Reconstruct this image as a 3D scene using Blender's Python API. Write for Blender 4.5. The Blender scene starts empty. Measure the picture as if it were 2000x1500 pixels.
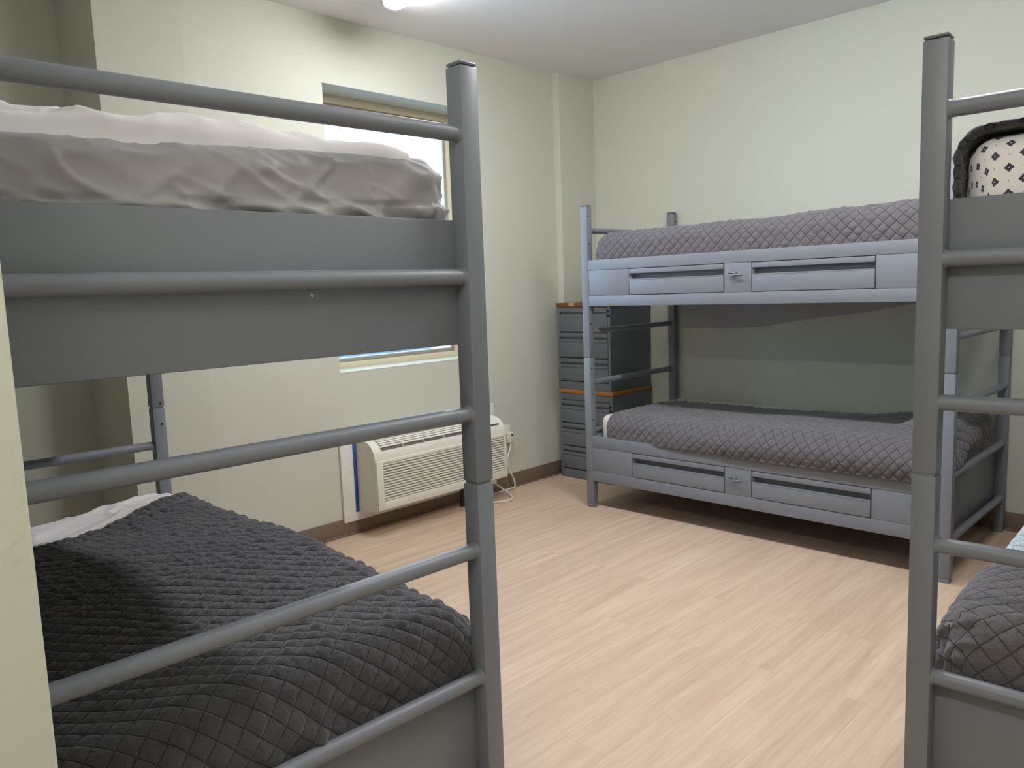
import bpy, bmesh, math, random
import numpy as np
from mathutils import Vector, Matrix

PI = math.pi
sc = bpy.context.scene
COL = sc.collection

# ---------------------------------------------------------------- camera
CAM = (2.99245, -3.65481, 1.35404)
ROT = ((0.71410132, 0.69911602, -0.03600127),
       (-0.05901231, 0.11136201, 0.99202623),
       (-0.69755061, 0.70628273, -0.12078021))
cd = bpy.data.cameras.new('camera')
cd.sensor_fit = 'HORIZONTAL'
cd.sensor_width = 36.0
cd.lens = 1521.06 / 2000 * 36.0
cd.clip_start = 0.02
cam = bpy.data.objects.new('camera', cd)
COL.objects.link(cam)
m = Matrix.Identity(4)
for i in range(3):
    m[i][0] = ROT[0][i]
    m[i][1] = ROT[1][i]
    m[i][2] = -ROT[2][i]
    m[i][3] = CAM[i]
cam.matrix_world = m
sc.camera = cam

# ---------------------------------------------------------------- light and exposure
sc.view_settings.view_transform = 'Standard'
sc.view_settings.look = 'None'
sc.view_settings.exposure = 0.76
sc.view_settings.gamma = 1.0
LAMP_MAIN = 35.0          # emission of the room lamp's diffuser
LAMP_HALL = 34.0          # emission of the entry lamp's diffuser
w = bpy.data.worlds.new('sky')
sc.world = w
w.use_nodes = True
bgn = w.node_tree.nodes['Background']
bgn.inputs[0].default_value = (0.60, 0.81, 1.0, 1)
bgn.inputs[1].default_value = 3.2

# ---------------------------------------------------------------- helpers
def lin(r, g, b):
    f = lambda c: (c / 255) / 12.92 if c / 255 <= 0.04045 else ((c / 255 + 0.055) / 1.055) ** 2.4
    return (f(r), f(g), f(b), 1.0)

def mat(name, col, rough=0.5, metal=0.0, spec=0.5, bump=None, emit=None, sheen=0.0):
    m = bpy.data.materials.new(name)
    m.use_nodes = True
    nt = m.node_tree
    b = nt.nodes['Principled BSDF']
    b.inputs['Base Color'].default_value = col
    b.inputs['Roughness'].default_value = rough
    b.inputs['Metallic'].default_value = metal
    b.inputs['Specular IOR Level'].default_value = spec
    if sheen:
        b.inputs['Sheen Weight'].default_value = sheen
        b.inputs['Sheen Roughness'].default_value = 0.5
    if emit:
        b.inputs['Emission Color'].default_value = emit[0]
        b.inputs['Emission Strength'].default_value = emit[1]
    if bump:
        scale, strength, dist = bump[:3]
        tc = nt.nodes.new('ShaderNodeTexCoord')
        n = nt.nodes.new('ShaderNodeTexNoise')
        n.inputs['Scale'].default_value = scale
        n.inputs['Detail'].default_value = bump[3] if len(bump) > 3 else 3
        bm_ = nt.nodes.new('ShaderNodeBump')
        bm_.inputs['Strength'].default_value = strength
        bm_.inputs['Distance'].default_value = dist
        nt.links.new(tc.outputs['Object'], n.inputs['Vector'])
        nt.links.new(n.outputs['Fac'], bm_.inputs['Height'])
        nt.links.new(bm_.outputs['Normal'], b.inputs['Normal'])
    return m

class MB:
    """collects shapes that become ONE mesh object"""
    def __init__(self):
        self.bm = bmesh.new()

    def box(self, x0, x1, y0, y1, z0, z1, bev=0.0, seg=2):
        t = bmesh.new()
        bmesh.ops.create_cube(t, size=1.0)
        bmesh.ops.scale(t, vec=(x1 - x0, y1 - y0, z1 - z0), verts=t.verts)
        bmesh.ops.translate(t, vec=((x0 + x1) / 2, (y0 + y1) / 2, (z0 + z1) / 2), verts=t.verts)
        if bev:
            bmesh.ops.bevel(t, geom=t.edges[:], offset=bev, segments=seg, profile=0.5, affect='EDGES')
        return self._merge(t)

    def cyl(self, p0, p1, r0, r1=None, n=20, cap=True):
        r1 = r0 if r1 is None else r1
        p0, p1 = Vector(p0), Vector(p1)
        d = p1 - p0
        t = bmesh.new()
        bmesh.ops.create_cone(t, cap_ends=cap, segments=n, radius1=r0, radius2=r1, depth=d.length)
        q = Vector((0, 0, 1)).rotation_difference(d.normalized()).to_matrix().to_4x4()
        bmesh.ops.transform(t, matrix=Matrix.Translation((p0 + p1) / 2) @ q, verts=t.verts)
        return self._merge(t)

    def sphere(self, c, r, sx=1, sy=1, sz=1, n=12):
        t = bmesh.new()
        bmesh.ops.create_uvsphere(t, u_segments=n, v_segments=max(6, n // 2), radius=r)
        bmesh.ops.scale(t, vec=(sx, sy, sz), verts=t.verts)
        bmesh.ops.translate(t, vec=c, verts=t.verts)
        return self._merge(t)

    def prism(self, pts, axis, a, b, bev=0.0):
        """extrude a closed 2-D outline along an axis from a to b"""
        t = bmesh.new()
        def P(u, v, k):
            return {0: (k, u, v), 1: (u, k, v), 2: (u, v, k)}[axis]
        va = [t.verts.new(P(u, v, a)) for u, v in pts]
        vb = [t.verts.new(P(u, v, b)) for u, v in pts]
        n = len(pts)
        t.faces.new(va)
        t.faces.new(vb[::-1])
        for i in range(n):
            t.faces.new((va[i], vb[i], vb[(i + 1) % n], va[(i + 1) % n]))
        bmesh.ops.recalc_face_normals(t, faces=t.faces[:])
        if bev:
            bmesh.ops.bevel(t, geom=t.edges[:], offset=bev, segments=2, profile=0.5, affect='EDGES')
        return self._merge(t)

    def tube(self, pts, r, n=10, smooth_steps=6):
        P = [Vector(p) for p in pts]
        Q = []
        for i in range(len(P) - 1):
            p0 = P[max(i - 1, 0)]; p1 = P[i]; p2 = P[i + 1]; p3 = P[min(i + 2, len(P) - 1)]
            for k in range(smooth_steps):
                t = k / smooth_steps
                Q.append(0.5 * ((2 * p1) + (p2 - p0) * t + (2 * p0 - 5 * p1 + 4 * p2 - p3) * t * t + (3 * p1 - p0 - 3 * p2 + p3) * t ** 3))
        Q.append(P[-1])
        t = bmesh.new()
        rings = []
        up = Vector((0.13, 0.21, 0.97)).normalized()
        for i, q in enumerate(Q):
            d = (Q[min(i + 1, len(Q) - 1)] - Q[max(i - 1, 0)]).normalized()
            a = d.cross(up)
            if a.length < 1e-3:
                a = d.cross(Vector((1, 0, 0)))
            a.normalize()
            b = d.cross(a).normalized()
            rings.append([t.verts.new(q + r * (math.cos(2 * PI * k / n) * a + math.sin(2 * PI * k / n) * b)) for k in range(n)])
        for A, B in zip(rings, rings[1:]):
            best = min(range(n), key=lambda s: sum((A[k].co - B[(k + s) % n].co).length for k in range(0, n, 3)))
            for k in range(n):
                t.faces.new((A[k], A[(k + 1) % n], B[(k + 1 + best) % n], B[(k + best) % n]))
        t.faces.new(rings[0][::-1]); t.faces.new(rings[-1])
        bmesh.ops.recalc_face_normals(t, faces=t.faces[:])
        return self._merge(t)

    def _merge(self, t):
        me = bpy.data.meshes.new('tmp')
        t.to_mesh(me)
        t.free()
        self.bm.from_mesh(me)
        bpy.data.meshes.remove(me)
        return self

    def build(self, name, material, parent=None, smooth=40, center=False):
        me = bpy.data.meshes.new(name)
        bmesh.ops.recalc_face_normals(self.bm, faces=self.bm.faces[:])
        loc = Vector((0, 0, 0))
        if center:
            xs = [v.co.copy() for v in self.bm.verts]
            lo = [min(v[i] for v in xs) for i in range(3)]
            hi = [max(v[i] for v in xs) for i in range(3)]
            loc = Vector(((lo[0] + hi[0]) / 2, (lo[1] + hi[1]) / 2, lo[2]))
            bmesh.ops.translate(self.bm, vec=-loc, verts=self.bm.verts)
        self.bm.to_mesh(me)
        self.bm.free()
        if smooth:
            for p in me.polygons:
                p.use_smooth = True
            me.set_sharp_from_angle(angle=math.radians(smooth))
        me.materials.append(material)
        o = bpy.data.objects.new(name, me)
        COL.objects.link(o)
        o.location = loc
        if parent:
            o.parent = parent
        return o

def tag(o, label=None, cat=None, group=None, kind=None):
    if label: o['label'] = label
    if cat: o['category'] = cat
    if group: o['group'] = group
    if kind: o['kind'] = kind
    return o

def empty(name, loc=(0, 0, 0), rz=0.0):
    o = bpy.data.objects.new(name, None)
    o.empty_display_size = 0.1
    COL.objects.link(o)
    o.location = loc
    o.rotation_euler = (0, 0, rz)
    return o

def copy_tree(o, parent=None):
    c = o.copy()
    COL.objects.link(c)
    if parent:
        c.parent = parent
    for ch in [x for x in o.children]:
        copy_tree(ch, c)
    return c

def structure(o, label, cat):
    return tag(o, label, cat, kind='structure')

# ---- value noise on numpy arrays
def vnoise(x, y, seed=0):
    rs = np.random.RandomState(seed)
    N = 256
    T = rs.rand(N, N)
    xi = np.floor(x).astype(int); yi = np.floor(y).astype(int)
    fx = x - xi; fy = y - yi
    fx = fx * fx * fx * (fx * (fx * 6 - 15) + 10); fy = fy * fy * fy * (fy * (fy * 6 - 15) + 10)
    g = lambda a, b: T[a % N, b % N]
    return (g(xi, yi) * (1 - fx) + g(xi + 1, yi) * fx) * (1 - fy) + (g(xi, yi + 1) * (1 - fx) + g(xi + 1, yi + 1) * fx) * fy

def ridged(x, y, seed=0, sharp=1.0):
    return (1 - np.abs(2 * vnoise(x, y, seed) - 1)) ** sharp

def sstep(a, b, x):
    t = np.clip((x - a) / (b - a), 0, 1)
    return t * t * (3 - 2 * t)

def grid_object(name, X, Y, Z, U, V, material, M, thickness=0.0, parent=None, smooth=True):
    """grid of points (bunk-local) -> one mesh with a UV map, origin at its base centre"""
    ns, ntt = X.shape
    co = np.stack([X, Y, Z], -1).reshape(-1, 3)
    cx, cy = (co[:, 0].min() + co[:, 0].max()) / 2, (co[:, 1].min() + co[:, 1].max()) / 2
    cz = co[:, 2].min()
    if parent is not None:
        cx = cy = cz = 0.0
    co = co - np.array([cx, cy, cz])
    idx = np.arange(ns * ntt).reshape(ns, ntt)
    quads = np.stack([idx[:-1, :-1], idx[1:, :-1], idx[1:, 1:], idx[:-1, 1:]], -1).reshape(-1, 4)
    if thickness:
        nrm = grid_normals(X, Y, Z).reshape(-1, 3)
        n0 = len(co)
        co = np.concatenate([co, co - nrm * thickness])
        back = quads[:, ::-1] + n0
        rims = []
        for edge in (idx[0, :], idx[-1, ::-1], idx[::-1, 0], idx[:, -1]):
            a, b = edge[:-1], edge[1:]
            rims.append(np.stack([a, b, b + n0, a + n0], -1))
        quads = np.concatenate([quads, back] + rims)
        UV = np.stack([U, V], -1).reshape(-1, 2)
        UV = np.concatenate([UV, UV])
    else:
        UV = np.stack([U, V], -1).reshape(-1, 2)
    me = bpy.data.meshes.new(name)
    me.vertices.add(len(co)); me.vertices.foreach_set('co', co.astype(np.float32).ravel())
    me.loops.add(quads.size); me.loops.foreach_set('vertex_index', quads.astype(np.int32).ravel())
    me.polygons.add(len(quads)); me.polygons.foreach_set('loop_start', (np.arange(len(quads)) * 4).astype(np.int32))
    me.update(calc_edges=True)
    uv = me.uv_layers.new(name='UVMap')
    uv.data.foreach_set('uv', UV[quads.ravel()].astype(np.float32).ravel())
    me.polygons.foreach_set('use_smooth', np.ones(len(quads), bool))
    me.materials.append(material)
    me.validate()
    o = bpy.data.objects.new(name, me)
    COL.objects.link(o)
    if parent is not None:
        o.parent = parent
    else:
        p = M @ Vector((cx, cy, cz))
        o.location = p
        o.rotation_euler = M.to_euler()
    return o

def grid_normals(X, Y, Z):
    P = np.stack([X, Y, Z], -1)
    du = np.gradient(P, axis=0); dv = np.gradient(P, axis=1)
    n = np.cross(du, dv)
    return n / np.maximum(np.linalg.norm(n, axis=-1, keepdims=True), 1e-9)

def drape(x0, x1, y0, y1, ztop, zhem, r, over, step=0.007, start=None, ztop_fn=None, bulge=None, extra=0.0):
    """cloth over a box [x0,x1]x[y0,y1]; over = which sides hang (x0,x1,y0,y1)"""
    ext = r * PI / 2 + max(0.0, (ztop - r - zhem)) + extra
    sa = -ext if over[0] else r * 0.0
    sb = (x1 - x0 - 2 * r) + ext if over[1] else (x1 - x0 - 2 * r)
    ta = -ext if over[2] else 0.0
    tb = (y1 - y0 - 2 * r) + ext if over[3] else (y1 - y0 - 2 * r)
    ns = int((sb - sa) / step) + 1; ntt = int((tb - ta) / step) + 1
    u = np.linspace(0, 1, ns)[:, None] * np.ones((1, ntt))
    T = np.linspace(ta, tb, ntt)[None, :] * np.ones((ns, 1))
    if start is not None:
        s_a = start(T)
        S = s_a + u * (sb - s_a)
    else:
        S = sa + u * (sb - sa)
    A, B = x1 - x0 - 2 * r, y1 - y0 - 2 * r
    cs = np.clip(S, 0, A); ct = np.clip(T, 0, B)
    ex, ey = S - cs, T - ct
    e = np.hypot(ex, ey)
    dx = np.where(e > 1e-9, ex / np.maximum(e, 1e-9), 0); dy = np.where(e > 1e-9, ey / np.maximum(e, 1e-9), 0)
    ang = np.minimum(e / r, PI / 2)
    h = r * np.sin(ang)
    drop = r * (1 - np.cos(ang)) + np.maximum(0, e - r * PI / 2)
    X = x0 + r + cs + dx * h; Y = y0 + r + ct + dy * h
    zt = ztop + (ztop_fn(S, T) if ztop_fn is not None else 0)
    Z = np.maximum(zt - drop, zhem)
    if bulge is not None:
        k = bulge(S, T) * np.sin(np.clip(drop / max(ztop - zhem, 1e-3), 0, 1) * PI * 0.75)
        X = X + dx * k; Y = Y + dy * k
    return X, Y, Z, S, T, drop

def displace(X, Y, Z, d):
    n = grid_normals(X, Y, Z)
    if n[n.shape[0] // 2, n.shape[1] // 2, 2] < 0:
        n = -n
    return X + n[..., 0] * d, Y + n[..., 1] * d, Z + n[..., 2] * d

def quilting(S, T, d=0.058, amp=0.006, seed=1):
    """diamond stitched pillows plus small puckers; returns displacement and the two stitch coordinates"""
    wob = 0.016 * (vnoise(S * 7, T * 7, seed) - 0.5)
    wob2 = 0.016 * (vnoise(S * 7, T * 7, seed + 1) - 0.5)
    U, V = (S + T + wob) / d, (S - T + wob2) / d
    a = np.abs(np.sin(PI * U)); b = np.abs(np.sin(PI * V))
    puff = 0.55 + 0.9 * vnoise(U + 0.5, V + 0.5, seed + 7)
    h = amp * (np.minimum(a, b)) ** 0.6 * puff
    lo = (vnoise(S * 4, T * 4, seed + 5) - 0.5) * 0.012
    return h + lo, U, V

# ---------------------------------------------------------------- materials
def paint_material():
    m = mat('grey_paint', lin(122, 126, 135), 0.42, 0, 0.45, bump=(260, 0.10, 0.002, 2))
    nt = m.node_tree; N = nt.nodes; Lk = nt.links
    b = N['Principled BSDF']
    # sparse small chips in the paint
    tc = N.new('ShaderNodeTexCoord')
    v = N.new('ShaderNodeTexVoronoi'); v.inputs['Scale'].default_value = 5.5
    n = N.new('ShaderNodeTexNoise'); n.inputs['Scale'].default_value = 130
    Lk.new(tc.outputs['Object'], v.inputs['Vector']); Lk.new(tc.outputs['Object'], n.inputs['Vector'])
    a = N.new('ShaderNodeMath'); a.operation = 'MULTIPLY_ADD'; a.inputs[1].default_value = 0.05; Lk.new(n.outputs['Fac'], a.inputs[0]); Lk.new(v.outputs['Distance'], a.inputs[2])
    lt = N.new('ShaderNodeMath'); lt.operation = 'LESS_THAN'; lt.inputs[1].default_value = 0.044; Lk.new(a.outputs[0], lt.inputs[0])
    mx = N.new('ShaderNodeMixRGB'); Lk.new(lt.outputs[0], mx.inputs[0])
    mx.inputs[1].default_value = lin(122, 126, 135); mx.inputs[2].default_value = lin(205, 205, 203)
    Lk.new(mx.outputs[0], b.inputs['Base Color'])
    return m
M_paint = paint_material()
M_dark = mat('dark_grey_plastic', lin(70, 72, 74), 0.5)
M_cap = mat('post_cap_plastic', lin(104, 107, 112), 0.35)
M_bolt = mat('bolt_steel', lin(64, 66, 70), 0.4, 0.5)
M_catch = mat('catch_steel', lin(120, 122, 126), 0.3, 0.9)
M_chrome = mat('chrome', lin(200, 200, 200), 0.2, 1.0)
M_wall = mat('wall_paint', lin(204, 206, 193), 0.62, 0, 0.3, bump=(120, 0.12, 0.004, 4))
M_ceil = mat('ceiling_paint', lin(244, 243, 244), 0.8, 0, 0.2, bump=(90, 0.2, 0.004, 4))
M_base = mat('brown_baseboard', lin(122, 103, 88), 0.5)
M_white = mat('white_plastic', lin(228, 226, 214), 0.4)
M_board = mat('white_board', lin(232, 231, 226), 0.5)
M_vent = mat('vent_shade', lin(154, 151, 142), 0.7)
M_vent_dark = mat('outlet_shade', lin(96, 94, 88), 0.7)
M_tape = mat('blue_tape', lin(38, 82, 152), 0.6)
M_vinyl = mat('beige_vinyl', lin(216, 207, 182), 0.45)
M_vinyl_dark = mat('olive_vinyl', lin(150, 146, 134), 0.5)
M_silver = mat('white_metal_bead', lin(222, 226, 226), 0.35)
M_wood = mat('oak_edge', lin(176, 118, 52), 0.45)
M_wood2 = mat('walnut_edge', lin(122, 76, 46), 0.45)
M_tan = mat('tan_tape', lin(190, 150, 105), 0.6)
M_cab = mat('cabinet_paint', lin(106, 112, 118), 0.42, 0, 0.45, bump=(260, 0.08, 0.002, 2))
M_black = mat('black', lin(22, 22, 24), 0.5)
M_cord = mat('white_cord', lin(228, 224, 212), 0.45)

def fabric(name, col, rough=0.9, sheen=0.15, scale=420, bstr=0.25, spec=0.15):
    return mat(name, col, rough, 0, spec, bump=(scale, bstr, 0.0012, 4), sheen=sheen)
def quilt_material(name, col, sheen=0.25):
    m = fabric(name, col, 0.85, sheen)
    nt = m.node_tree; N = nt.nodes; Lk = nt.links
    b = N['Principled BSDF']
    old = [n for n in N if n.type == 'BUMP'][0]
    uv = N.new('ShaderNodeUVMap')
    fr = N.new('ShaderNodeVectorMath'); fr.operation = 'FRACTION'; Lk.new(uv.outputs[0], fr.inputs[0])
    sb = N.new('ShaderNodeVectorMath'); sb.operation = 'SUBTRACT'; sb.inputs[1].default_value = (0.5, 0.5, 0.5); Lk.new(fr.outputs[0], sb.inputs[0])
    ab = N.new('ShaderNodeVectorMath'); ab.operation = 'ABSOLUTE'; Lk.new(sb.outputs[0], ab.inputs[0])
    sx = N.new('ShaderNodeSeparateXYZ'); Lk.new(ab.outputs[0], sx.inputs[0])
    mxx = N.new('ShaderNodeMath'); mxx.operation = 'MAXIMUM'; Lk.new(sx.outputs[0], mxx.inputs[0]); Lk.new(sx.outputs[1], mxx.inputs[1])
    mr = N.new('ShaderNodeMapRange'); mr.interpolation_type = 'SMOOTHSTEP'
    mr.inputs['From Min'].default_value = 0.42; mr.inputs['From Max'].default_value = 0.5
    mr.inputs['To Min'].default_value = 1.0; mr.inputs['To Max'].default_value = 0.0
    Lk.new(mxx.outputs[0], mr.inputs['Value'])
    b1 = N.new('ShaderNodeBump'); b1.inputs['Strength'].default_value = 0.8; b1.inputs['Distance'].default_value = 0.004
    Lk.new(mr.outputs[0], b1.inputs['Height'])
    # puckers beside the stitching
    tc = N.new('ShaderNodeTexCoord')
    n2 = N.new('ShaderNodeTexNoise'); n2.inputs['Scale'].default_value = 46; n2.inputs['Detail'].default_value = 3; n2.inputs['Roughness'].default_value = 0.55; n2.inputs['Distortion'].default_value = 0.8
    Lk.new(tc.outputs['Object'], n2.inputs['Vector'])
    b2 = N.new('ShaderNodeBump'); b2.inputs['Strength'].default_value = 0.8; b2.inputs['Distance'].default_value = 0.007
    Lk.new(n2.outputs['Fac'], b2.inputs['Height']); Lk.new(b1.outputs[0], b2.inputs['Normal'])
    Lk.new(b2.outputs[0], old.inputs['Normal'])
    # stitch grooves painted darker: crevice shade put into the colour
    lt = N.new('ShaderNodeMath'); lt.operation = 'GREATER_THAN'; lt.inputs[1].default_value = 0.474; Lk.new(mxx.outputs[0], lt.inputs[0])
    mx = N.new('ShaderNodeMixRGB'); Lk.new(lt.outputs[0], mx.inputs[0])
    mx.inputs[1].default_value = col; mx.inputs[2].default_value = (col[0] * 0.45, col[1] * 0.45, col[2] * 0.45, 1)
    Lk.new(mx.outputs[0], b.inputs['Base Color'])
    return m
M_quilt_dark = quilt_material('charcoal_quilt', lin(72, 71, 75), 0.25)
M_quilt_lit = quilt_material('charcoal_quilt_lit', lin(98, 95, 99), 0.3)  # same charcoal cloth, lamp light put in as a lighter tone
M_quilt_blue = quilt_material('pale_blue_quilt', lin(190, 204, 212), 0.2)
M_satin = fabric('grey_sheet', lin(160, 158, 160), 0.5, 0.2, 300, 0.1, 0.3)
M_pink = fabric('pale_sheet', lin(232, 229, 230), 0.7, 0.2, 300, 0.1, 0.2)
M_whitefab = fabric('white_ticking', lin(222, 220, 214), 0.85, 0.1)
M_hang = fabric('hanging_grey_cloth', lin(172, 172, 174), 0.8, 0.1, 200, 0.15)

def floor_material():
    m = bpy.data.materials.new('oak_vinyl_planks')
    m.use_nodes = True
    nt = m.node_tree; N = nt.nodes; Lk = nt.links
    b = N['Principled BSDF']
    tc = N.new('ShaderNodeTexCoord')
    mp = N.new('ShaderNodeMapping'); mp.inputs['Rotation'].default_value = (0, 0, PI / 2)
    Lk.new(tc.outputs['Object'], mp.inputs['Vector'])
    br = N.new('ShaderNodeTexBrick')
    br.offset = 0.37
    br.inputs['Scale'].default_value = 1.0
    br.inputs['Brick Width'].default_value = 1.22
    br.inputs['Row Height'].default_value = 0.152
    br.inputs['Mortar Size'].default_value = 0.0007
    br.inputs['Mortar Smooth'].default_value = 0.3
    br.inputs['Bias'].default_value = 0.0
    br.inputs['Color1'].default_value = (0.25, 0.25, 0.25, 1)
    br.inputs['Color2'].default_value = (0.75, 0.75, 0.75, 1)
    br.inputs['Mortar'].default_value = (0, 0, 0, 1)
    Lk.new(mp.outputs['Vector'], br.inputs['Vector'])
    # grain stretched along the planks, shifted per plank
    mg = N.new('ShaderNodeMapping'); mg.inputs['Scale'].default_value = (22, 1.3, 1)
    Lk.new(tc.outputs['Object'], mg.inputs['Vector'])
    sh = N.new('ShaderNodeVectorMath'); sh.operation = 'MULTIPLY_ADD'
    sh.inputs[1].default_value = (9, 31, 0)
    Lk.new(br.outputs['Color'], sh.inputs[0]); Lk.new(mg.outputs['Vector'], sh.inputs[2])
    n1 = N.new('ShaderNodeTexNoise'); n1.inputs['Scale'].default_value = 1.0; n1.inputs['Detail'].default_value = 5; n1.inputs['Roughness'].default_value = 0.6
    n1.inputs['Distortion'].default_value = 0.4
    Lk.new(sh.outputs['Vector'], n1.inputs['Vector'])
    mg2 = N.new('ShaderNodeMapping'); mg2.inputs['Scale'].default_value = (190, 7, 1)
    Lk.new(tc.outputs['Object'], mg2.inputs['Vector'])
    n2 = N.new('ShaderNodeTexNoise'); n2.inputs['Scale'].default_value = 1.0; n2.inputs['Detail'].default_value = 3
    Lk.new(mg2.outputs['Vector'], n2.inputs['Vector'])
    cr = N.new('ShaderNodeValToRGB')
    cr.color_ramp.elements[0].position = 0.30; cr.color_ramp.elements[0].color = lin(194, 167, 144)
    cr.color_ramp.elements[1].position = 0.70; cr.color_ramp.elements[1].color = lin(218, 194, 170)
    Lk.new(n1.outputs['Fac'], cr.inputs['Fac'])
    fine = N.new('ShaderNodeMapRange'); fine.inputs['From Min'].default_value = 0.3; fine.inputs['From Max'].default_value = 0.7
    fine.inputs['To Min'].default_value = 0.93; fine.inputs['To Max'].default_value = 1.04
    Lk.new(n2.outputs['Fac'], fine.inputs['Value'])
    pl = N.new('ShaderNodeMapRange'); pl.inputs['From Min'].default_value = 0.0; pl.inputs['From Max'].default_value = 1.0
    pl.inputs['To Min'].default_value = 0.93; pl.inputs['To Max'].default_value = 1.05
    Lk.new(br.outputs['Color'], pl.inputs['Value'])
    mm = N.new('ShaderNodeMath'); mm.operation = 'MULTIPLY'
    Lk.new(fine.outputs[0], mm.inputs[0]); Lk.new(pl.outputs[0], mm.inputs[1])
    se = N.new('ShaderNodeMapRange'); se.inputs['To Min'].default_value = 1.0; se.inputs['To Max'].default_value = 0.80
    Lk.new(br.outputs['Fac'], se.inputs['Value'])
    m3 = N.new('ShaderNodeMath'); m3.operation = 'MULTIPLY'
    Lk.new(mm.outputs[0], m3.inputs[0]); Lk.new(se.outputs[0], m3.inputs[1])
    vm = N.new('ShaderNodeVectorMath'); vm.operation = 'SCALE'
    Lk.new(cr.outputs['Color'], vm.inputs[0]); Lk.new(m3.outputs[0], vm.inputs['Scale'])
    Lk.new(vm.outputs['Vector'], b.inputs['Base Color'])
    b.inputs['Roughness'].default_value = 0.45
    b.inputs['Specular IOR Level'].default_value = 0.35
    bp = N.new('ShaderNodeBump'); bp.inputs['Strength'].default_value = 0.08; bp.inputs['Distance'].default_value = 0.002
    Lk.new(n2.outputs['Fac'], bp.inputs['Height']); Lk.new(bp.outputs['Normal'], b.inputs['Normal'])
    return m
M_floor = floor_material()

def glass_material():
    m = bpy.data.materials.new('window_glass')
    m.use_nodes = True
    nt = m.node_tree; N = nt.nodes; Lk = nt.links
    N.remove(N['Principled BSDF'])
    t = N.new('ShaderNodeBsdfTransparent'); t.inputs[0].default_value = (0.94, 0.97, 1.0, 1)
    g = N.new('ShaderNodeBsdfGlossy'); g.inputs['Roughness'].default_value = 0.03
    f = N.new('ShaderNodeFresnel'); f.inputs['IOR'].default_value = 1.3
    mx = N.new('ShaderNodeMixShader')
    Lk.new(f.outputs[0], mx.inputs[0]); Lk.new(t.outputs[0], mx.inputs[1]); Lk.new(g.outputs[0], mx.inputs[2])
    Lk.new(mx.outputs[0], N['Material Output'].inputs[0])
    return m
M_glass = glass_material()

def motif_material():
    """white ticking printed with small dark four-lobed motifs and dots"""
    m = fabric('printed_ticking', lin(226, 222, 214), 0.85, 0.1)
    nt = m.node_tree; N = nt.nodes; Lk = nt.links
    b = N['Principled BSDF']
    uv = N.new('ShaderNodeUVMap')
    mp = N.new('ShaderNodeMapping'); mp.inputs['Rotation'].default_value = (0, 0, PI / 4)
    k = 1 / 0.036
    mp.inputs['Scale'].default_value = (k, k, k)
    Lk.new(uv.outputs[0], mp.inputs['Vector'])
    fr = N.new('ShaderNodeVectorMath'); fr.operation = 'FRACTION'
    Lk.new(mp.outputs[0], fr.inputs[0])
    sb = N.new('ShaderNodeVectorMath'); sb.operation = 'SUBTRACT'; sb.inputs[1].default_value = (0.5, 0.5, 0)
    Lk.new(fr.outputs[0], sb.inputs[0])
    ab = N.new('ShaderNodeVectorMath'); ab.operation = 'ABSOLUTE'
    Lk.new(sb.outputs[0], ab.inputs[0])
    fl = N.new('ShaderNodeVectorMath'); fl.operation = 'MULTIPLY'; fl.inputs[1].default_value = (1, 1, 0)
    Lk.new(ab.outputs[0], fl.inputs[0])
    def blob(c, r):
        d = N.new('ShaderNodeVectorMath'); d.operation = 'DISTANCE'; d.inputs[1].default_value = (c[0], c[1], 0)
        Lk.new(fl.outputs[0], d.inputs[0])
        l = N.new('ShaderNodeMath'); l.operation = 'LESS_THAN'; l.inputs[1].default_value = r
        Lk.new(d.outputs['Value'], l.inputs[0])
        return l.outputs[0]
    def mx(a, c):
        q = N.new('ShaderNodeMath'); q.operation = 'MAXIMUM'
        Lk.new(a, q.inputs[0]); Lk.new(c, q.inputs[1])
        return q.outputs[0]
    lobes = mx(blob((0.11, 0.11), 0.085), mx(blob((0.08, 0.0), 0.10), blob((0.0, 0.08), 0.10)))
    dots = blob((0.5, 0.5), 0.03)
    core = blob((0, 0), 0.032)
    s = N.new('ShaderNodeMath'); s.operation = 'SUBTRACT'; s.use_clamp = True
    Lk.new(mx(lobes, dots), s.inputs[0]); Lk.new(core, s.inputs[1])
    mix = N.new('ShaderNodeMixRGB')
    mix.inputs[1].default_value = lin(240, 237, 238); mix.inputs[2].default_value = lin(74, 76, 84)
    Lk.new(s.outputs[0], mix.inputs[0]); Lk.new(mix.outputs[0], b.inputs['Base Color'])
    return m
M_motif = motif_material()

# ---------------------------------------------------------------- room shell
WX = -0.709        # window wall plane
WY = 0.985         # far wall plane
CZ = 2.829         # ceiling height
RX = 3.62          # right wall plane
FY = -5.6          # wall behind the camera
AX = -1.22         # back of the alcove
NY = -3.62         # wall beside the left bunk
JY = -3.487        # corner of the near wall

o = MB().box(AX - 0.3, RX + 0.2, FY - 0.2, WY + 0.2, -0.12, 0.0).build('floor', M_floor)
structure(o, 'light oak vinyl plank floor', 'floor')
o = MB().box(AX - 0.3, RX + 0.2, FY - 0.2, WY + 0.2, CZ, CZ + 0.12).build('ceiling', M_ceil)
structure(o, 'off-white painted ceiling', 'ceiling')

WY0, WY1, WZ0, WZ1 = -1.262, -0.19, 0.922, 2.48     # window opening
b = MB()
TH = 0.26
b.box(WX - TH, WX, -2.0, WY0, 0, CZ)
b.box(WX - TH, WX, WY1, WY + 0.2, 0, CZ)
b.box(WX - TH, WX, WY0, WY1, 0, WZ0)
b.box(WX - TH, WX, WY0, WY1, WZ1, CZ)
o = b.build('wall_left', M_wall, smooth=0)
structure(o, 'pale sage wall with the window', 'wall')
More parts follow.
